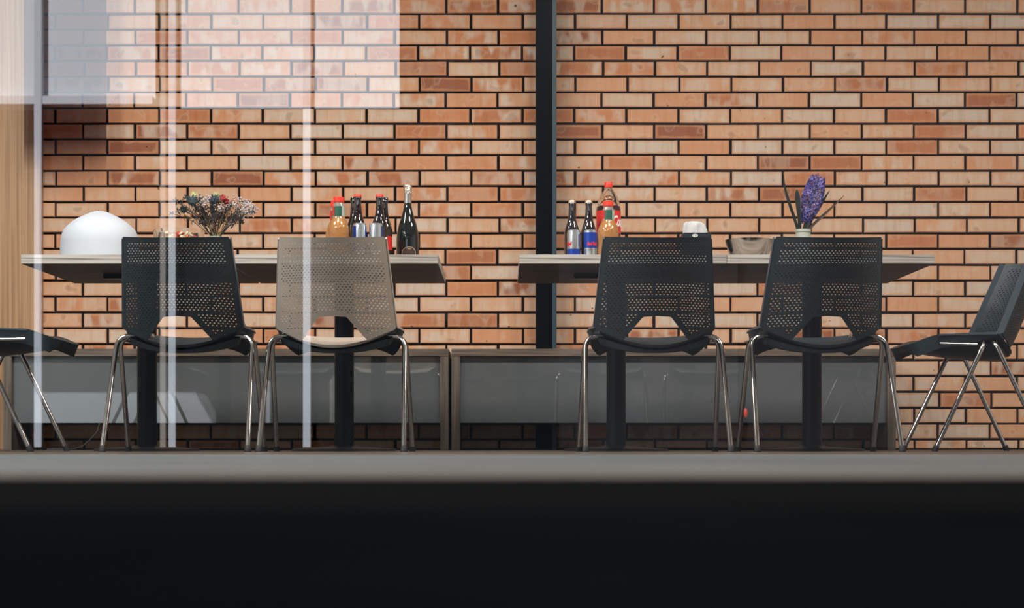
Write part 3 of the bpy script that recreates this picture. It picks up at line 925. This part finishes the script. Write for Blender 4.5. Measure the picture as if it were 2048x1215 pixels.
def ov(bm, R, zc, ra, rz_, a0, n=36, inner=0.0):
    c = [bm.verts.new((R*math.cos(a0+ra*math.cos(2*PI*q/n)/R), R*math.sin(a0+ra*math.cos(2*PI*q/n)/R), zc+rz_*math.sin(2*PI*q/n))) for q in range(n)]
    if inner <= 0:
        f = bm.faces.new(c); bmesh.ops.triangulate(bm, faces=[f])
    else:
        d = [bm.verts.new((R*math.cos(a0+ra*inner*math.cos(2*PI*q/n)/R), R*math.sin(a0+ra*inner*math.cos(2*PI*q/n)/R), zc+rz_*inner*math.sin(2*PI*q/n))) for q in range(n)]
        for q in range(n): bm.faces.new([c[q], c[(q+1) % n], d[(q+1) % n], d[q]])
def ovpatch(R, zc, ra, rz_, a0):
    b = bmesh.new(); n, m_ = 36, 6; rings = []
    for k in range(m_+1):
        s = k/m_
        rings.append([b.verts.new((R*math.cos(a0+s*ra*math.cos(2*PI*q/n)/R), R*math.sin(a0+s*ra*math.cos(2*PI*q/n)/R), zc+s*rz_*math.sin(2*PI*q/n))) for q in range(n)])
    for a, c in zip(rings[1:], rings[2:]):
        for q in range(n): b.faces.new([a[q], a[(q+1) % n], c[(q+1) % n], c[q]])
    cv = b.verts.new((R*math.cos(a0), R*math.sin(a0), zc))
    for q in range(n): b.faces.new([cv, rings[1][q], rings[1][(q+1) % n]])
    bmesh.ops.delete(b, geom=rings[0], context='VERTS')
    return b
bm.free()
AL = -PI/2+0.18
obj('bottle_label', ovpatch(0.0459, 0.043, 0.031, 0.026, AL), mat('label_brown', (0.055, 0.028, 0.022), 0.4), t, 60)
bm = bmesh.new(); ov(bm, 0.0462, 0.043, 0.031, 0.026, AL, inner=0.88)
obj('label_border', bm, mat('label_gold', (0.62, 0.50, 0.33), 0.3, metal=0.7), t)
bm = bmesh.new(); ov(bm, 0.0463, 0.060, 0.009, 0.0025, AL)
obj('label_crest', bm, mat('crest_gold', (0.65, 0.42, 0.2), 0.3, metal=0.6), t)

# juice bottles
juice_m = mat('orange_juice', (0.42, 0.19, 0.06), 0.15, spec=0.5, coat=0.4, trans=0.2, ior=1.35)
neckglass = mat('neck_glass', (0.75, 0.72, 0.66), 0.05, trans=0.75, coat=0.5)
green_lab = mat('label_green', (0.020, 0.085, 0.055), 0.4); pale_lab = mat('label_pale', (0.35, 0.42, 0.36), 0.4)
def juice(px, Y, label, hgt=0.232):
    t = thing('juice_bottle', label, 'bottle', base_on_table(px, Y), 0, 'orange juice bottles on the tables')
    k = hgt/0.232
    prof = [(0.036, 0), (0.040, 0.005), (0.0405, 0.03), (0.038, 0.06), (0.0405, 0.09), (0.040, 0.112), (0.034, 0.132), (0.0265, 0.147), (0.0235, 0.155)]
    prof = [(a, b_*k) for a, b_ in smoothprof(prof, 5)]
    bm = bmesh.new(); lathe(bm, prof, 48)
    obj('bottle_body', bm, juice_m, t, 50)
    # raised fruit relief on the shoulder
    bm = bmesh.new(); rr = random.Random(2)
    for q in range(9):
        a = -PI*0.95+q*0.33; z = 0.10+0.012*math.sin(q*1.7)
        bmesh.ops.create_uvsphere(bm, u_segments=10, v_segments=6, radius=1, matrix=Matrix.Translation((0.0385*math.cos(a), 0.0385*math.sin(a), z*k)) @ Matrix.Rotation(a, 4, 'Z') @ Matrix.Diagonal((0.0028, 0.0065, 0.010, 1)))
    obj('fruit_relief', bm, juice_m, t, 60)
    bm = bmesh.new(); lathe(bm, [(0.0232, 0.154*k), (0.0232, 0.196*k), (0.0185, 0.206*k), (0.0180, 0.214*k)], 36)
    obj('bottle_neck', bm, neckglass, t, 50)
    bm = bmesh.new(); lathe(bm, [(0.0238, 0.157*k), (0.0238, 0.195*k)], 24, a0=-PI*0.72, a1=-PI*0.30)
    obj('neck_label', bm, green_lab, t, 60)
    bm = bmesh.new(); lathe(bm, [(0.0238, 0.157*k), (0.0238, 0.195*k)], 16, a0=-PI*0.30, a1=PI*0.05)
    obj('neck_label', bm, pale_lab, t, 60)
    bm = bmesh.new(); lathe(bm, [(0.0238, 0.160*k), (0.0238, 0.195*k)], 16, a0=-PI*1.05, a1=-PI*0.72)
    obj('neck_label', bm, label_red, t, 60)
    bm = bmesh.new(); lathe(bm, [(0.0200, 0.211*k), (0.0208, 0.213*k), (0.0208, 0.229*k), (0.0198, 0.232*k), (0.0, 0.232*k)], 44)
    for i, v in enumerate(bm.verts):
        if (i % 44) % 2 and v.co.z < 0.2295*k: v.co.x *= 0.96; v.co.y *= 0.96
    obj('screw_cap', bm, cap_red, t, 20)
    return t
juice(677.5, 6.555, 'orange juice bottle with red cap and green neck label behind the beige chair')
juice(672, 6.70, 'second red-capped juice bottle half hidden directly behind the first on the left table', 0.236)
juice(1216.5, 6.60, 'orange juice bottle with red cap standing in front of the cola bottle', 0.222)

# cola bottle
t = thing('cola_bottle', 'large plastic cola bottle with red cap and red label', 'bottle', base_on_table(1217, 6.93))
k = 0.347/0.34
clear_pet = mat('clear_plastic', (0.97, 0.97, 0.95), 0.03, trans=1.0, ior=1.2)
prof = smoothprof([(0.044, 0), (0.049, 0.006), (0.0495, 0.03), (0.0495, 0.20), (0.0485, 0.235), (0.040, 0.272), (0.026, 0.298), (0.0145, 0.315), (0.013, 0.322)], 5)
bm = bmesh.new(); lathe(bm, [(a, b_*k) for a, b_ in prof if b_*k > 0.2475], 48, cap0=False, cap1=False)
obj('clear_shoulder', bm, clear_pet, t, 50)
bm = bmesh.new(); lathe(bm, [(a, b_*k) for a, b_ in prof if b_*k < 0.2495], 48)
obj('bottle_body', bm, mat('cola', (0.022, 0.006, 0.006), 0.06, coat=0.6), t, 50)
bm = bmesh.new(); lathe(bm, [(0.0503, 0.135), (0.0503, 0.228)], 48, cap0=False, cap1=False)
obj('bottle_label', bm, label_red, t, 60)
bm = bmesh.new(); lathe(bm, [(0.0165, 0.318*k), (0.0168, 0.32*k), (0.0165, 0.338*k), (0.0155, 0.34*k), (0, 0.34*k)], 40)
obj('screw_cap', bm, cap_red, t, 40)
wrap_text('lettering', 'Coca-Cola', 0.062, 0.0508, 0.182, -PI/2+1.55, white_ink, t, shear=0.35, bold=0.0010, sx=0.50)

# tissue box
t = thing('tissue_box', 'black tissue box with a white tissue pulled up, behind the right-centre chair', 'tissue box', base_on_table(1391, 6.75))
hb = az(468, 6.75)-TZ
bm = bmesh.new(); box(bm, -0.056, 0.056, -0.056, 0.056, 0, hb, 0.004)
obj('box_body', bm, mat('box_black', (0.012, 0.018, 0.022), 0.35), t)
bm = bmesh.new(); n = 28
c = [bm.verts.new((-0.008+0.011*math.cos(2*PI*q/n), -0.0565, hb-0.012+0.006*math.sin(2*PI*q/n))) for q in range(n)]
d = [bm.verts.new((-0.008+0.0085*math.cos(2*PI*q/n), -0.0565, hb-0.012+0.0042*math.sin(2*PI*q/n))) for q in range(n)]
for q in range(n): bm.faces.new([c[q], c[(q+1) % n], d[(q+1) % n], d[q]])
for x0, x1 in ((-0.013, -0.009), (-0.007, -0.003)):
    box(bm, x0, x1, -0.057, -0.0563, hb-0.0145, hb-0.010)
obj('box_emblem', bm, white_ink, t)
bm = bmesh.new(); r_ = random.Random(8); n = 30; rings = []
prof = [(0.050, 0.001), (0.048, 0.016), (0.045, 0.030), (0.041, 0.043), (0.030, 0.050), (0.012, 0.050)]
for j, (r, z) in enumerate(prof):
    rings.append([bm.verts.new((r*(1+0.03*math.sin(q*2.1+j*0.5))*math.cos(2*PI*q/n)-z*0.1, 0.5*r*(1+0.28*math.sin(q*2.51+j*0.4))*math.sin(2*PI*q/n), hb+z-0.10*max(0, r*math.cos(2*PI*q/n))*(z > 0.025)-0.02*r)) for q in range(n)])
for a, b_ in zip(rings, rings[1:]):
    for q in range(n): bm.faces.new([a[q], a[(q+1) % n], b_[(q+1) % n], b_[q]])
bm.faces.new(rings[-1]); bm.faces.new(rings[0][::-1])
tag(obj('tissue', bm, mat('tissue_paper', (0.50, 0.49, 0.495), 0.95, spec=0.1), None, 70, loc=base_on_table(1391, 6.75)), 'white paper tissue standing up out of the black tissue box', 'tissue')

# steel bowl
Y_ = 6.70
t = thing('steel_bowl', 'brushed stainless steel bowl between the two right-hand chairs', 'bowl', base_on_table(1498.5, Y_))
hb = az(480, Y_)-TZ; R = 48.5/F*Y_
prof = smoothprof([(0.0, 0.0), (0.055, 0.0), (0.066, 0.008), (0.080, 0.035), (0.091, 0.066), (R, hb)], 4)
bm = bmesh.new(); lathe(bm, prof+[(R-0.0015, hb), (0.089, 0.066), (0.078, 0.036), (0.064, 0.011), (0.0, 0.003)], 64)
sm = mat('brushed_steel', (0.42, 0.37, 0.33), 0.16, metal=1.0)
obj('bowl_body', bm, sm, t, 50)

# hyacinth
Y_ = 6.85
HX = 1606
t = thing('potted_hyacinth', 'blue hyacinth with long dark leaves in a pale pot', 'potted plant', base_on_table(HX, Y_))
def hp(px, py, dy=0.0): return Vector((ax(px, Y_)-ax(HX, Y_), dy, az(py, Y_)-TZ))
zt = hp(HX, 459).z
bm = bmesh.new(); lathe(bm, [(0.024, 0), (0.027, 0.01), (0.030, zt-0.012), (0.0325, zt-0.010), (0.0325, zt), (0.029, zt), (0.028, zt-0.014), (0, zt-0.014)], 36)
obj('pot', bm, mat('pot_pale', (0.36, 0.38, 0.33), 0.4), t, 40)
leaf_m = mat('hyacinth_leaf', (0.009, 0.015, 0.011), 0.4); leaf_b = mat('leaf_brown', (0.05, 0.03, 0.02), 0.5)
def leaf(pts, wd, m_, wide=None, yaw=0.0):
    """long channelled blade with thickness, tapering to a point"""
    P = [Vector(p) for p in pts]
    pp = []
    for i in range(len(P)-1):
        for j in range(6):
            tt = j/6; a = P[max(i-1, 0)]; b_ = P[i]; c = P[i+1]; e = P[min(i+2, len(P)-1)]
            pp.append(0.5*((2*b_)+(-a+c)*tt+(2*a-5*b_+4*c-e)*tt*tt+(-a+3*b_-3*c+e)*tt**3))
    pp.append(P[-1])
    bm = bmesh.new(); rings = []; n = len(pp)
    for i, p in enumerate(pp):
        s = i/(n-1)
        tdir = (pp[min(i+1, n-1)]-pp[max(i-1, 0)]).normalized()
        side = tdir.cross(Vector((math.sin(yaw), -math.cos(yaw), 0))).normalized(); nor = side.cross(tdir)
        wd_ = wd*(wide(s) if wide else min(1, (1-s)*2.2)**0.7*(0.75+0.25*min(1, s*4)))
        wd_ = max(wd_, 0.0004)
        rings.append([bm.verts.new(p-side*wd_+nor*wd_*0.35), bm.verts.new(p), bm.verts.new(p+side*wd_+nor*wd_*0.35), bm.verts.new(p+side*wd_*0.9+nor*(wd_*0.35-0.0012)), bm.verts.new(p-nor*0.0018), bm.verts.new(p-side*wd_*0.9+nor*(wd_*0.35-0.0012))])
    for a, b_ in zip(rings, rings[1:]):
        for q in range(6): bm.faces.new([a[q], a[(q+1) % 6], b_[(q+1) % 6], b_[q]])
    bm.faces.new(rings[0]); bm.faces.new(rings[-1])
    obj('leaf', bm, m_, t, 50)
leaf([hp(1598, 470), hp(1590, 440), hp(1578, 405), hp(1569, 372), hp(1567, 347)], 0.0062, leaf_m)
leaf([hp(1598, 470, -0.01), hp(1597, 440, -0.02), hp(1594, 410, -0.022), hp(1592, 380, -0.02)], 0.0115, leaf_m, wide=lambda s: (0.62 if s < 0.35 else 0.62+0.38*math.sin(PI*min(1, (s-0.35)/0.65)*0.5+0))*min(1, (1-s)*5)**0.6)
leaf([hp(1606, 470, 0.01), hp(1622, 440, 0.02), hp(1642, 410, 0.025), hp(1661, 379, 0.02)], 0.008, leaf_m)
leaf([hp(1608, 468, -0.01), hp(1628, 447, -0.02), hp(1655, 422, -0.03), hp(1685, 393, -0.035)], 0.0058, leaf_b)
leaf([hp(1604, 470, -0.012), hp(1612, 450, -0.015), hp(1620, 436, -0.012)], 0.009, leaf_m)
leaf([hp(1608, 470, 0.0), hp(1618, 452, 0.0), hp(1622, 438, 0.0)], 0.008, leaf_m)
bm = bmesh.new(); tube(bm, [hp(1605, 468), hp(1611, 445), hp(1620, 410), hp(1637, 358)], [0.006, 0.006, 0.005, 0.003], 10)
obj('flower_stalk', bm, mat('stalk_green', (0.05, 0.08, 0.03), 0.5), t, 50)
pet = [mat('petal_violet', (0.085, 0.075, 0.33), 0.5), mat('petal_pale', (0.19, 0.19, 0.52), 0.5), mat('petal_deep', (0.025, 0.02, 0.13), 0.5)]
bm = bmesh.new(); r_ = random.Random(4)
A = hp(1610, 446); B = hp(1636, 356)
axis = (B-A).normalized(); u = axis.cross(Vector((0, 1, 0))).normalized(); v_ = axis.cross(u)
for q in range(190):
    s = (q+0.5)/190; a = q*2.39996
    rad = 0.043*(math.sin(PI*(0.10+0.80*s))**0.40)*(0.62+0.76*s if s < 0.5 else 1.0)
    c = A+(B-A)*s
    d = (math.cos(a)*u+math.sin(a)*v_+axis*0.15).normalized()
    cen = c+d*rad
    mi = r_.choice([0, 0, 1, 2, 2]) if s > 0.22 else r_.choice([2, 2, 0])
    e1 = d.orthogonal().normalized(); e2 = d.cross(e1)
    rot = r_.uniform(0, 1)
    for pz in range(6):
        an = rot+pz*PI/3
        o1 = math.cos(an)*e1+math.sin(an)*e2; o2 = -math.sin(an)*e1+math.cos(an)*e2
        L = 0.0135*r_.uniform(0.8, 1.15)
        p0 = cen-d*0.008; p1 = cen+o1*L*0.5+d*0.001; p2 = cen+o1*L+d*r_.uniform(-0.004, 0.002)
        vs = [bm.verts.new(p0), bm.verts.new(p1+o2*0.0022), bm.verts.new(p2), bm.verts.new(p1-o2*0.0022), bm.verts.new(p1-d*0.0016)]
        for tri in ((0, 1, 4), (1, 2, 4), (2, 3, 4), (3, 0, 4), (0, 1, 3), (1, 2, 3)):
            f = bm.faces.new([vs[i] for i in tri]); f.material_index = mi
obj('flower_spike', bm, pet, t)
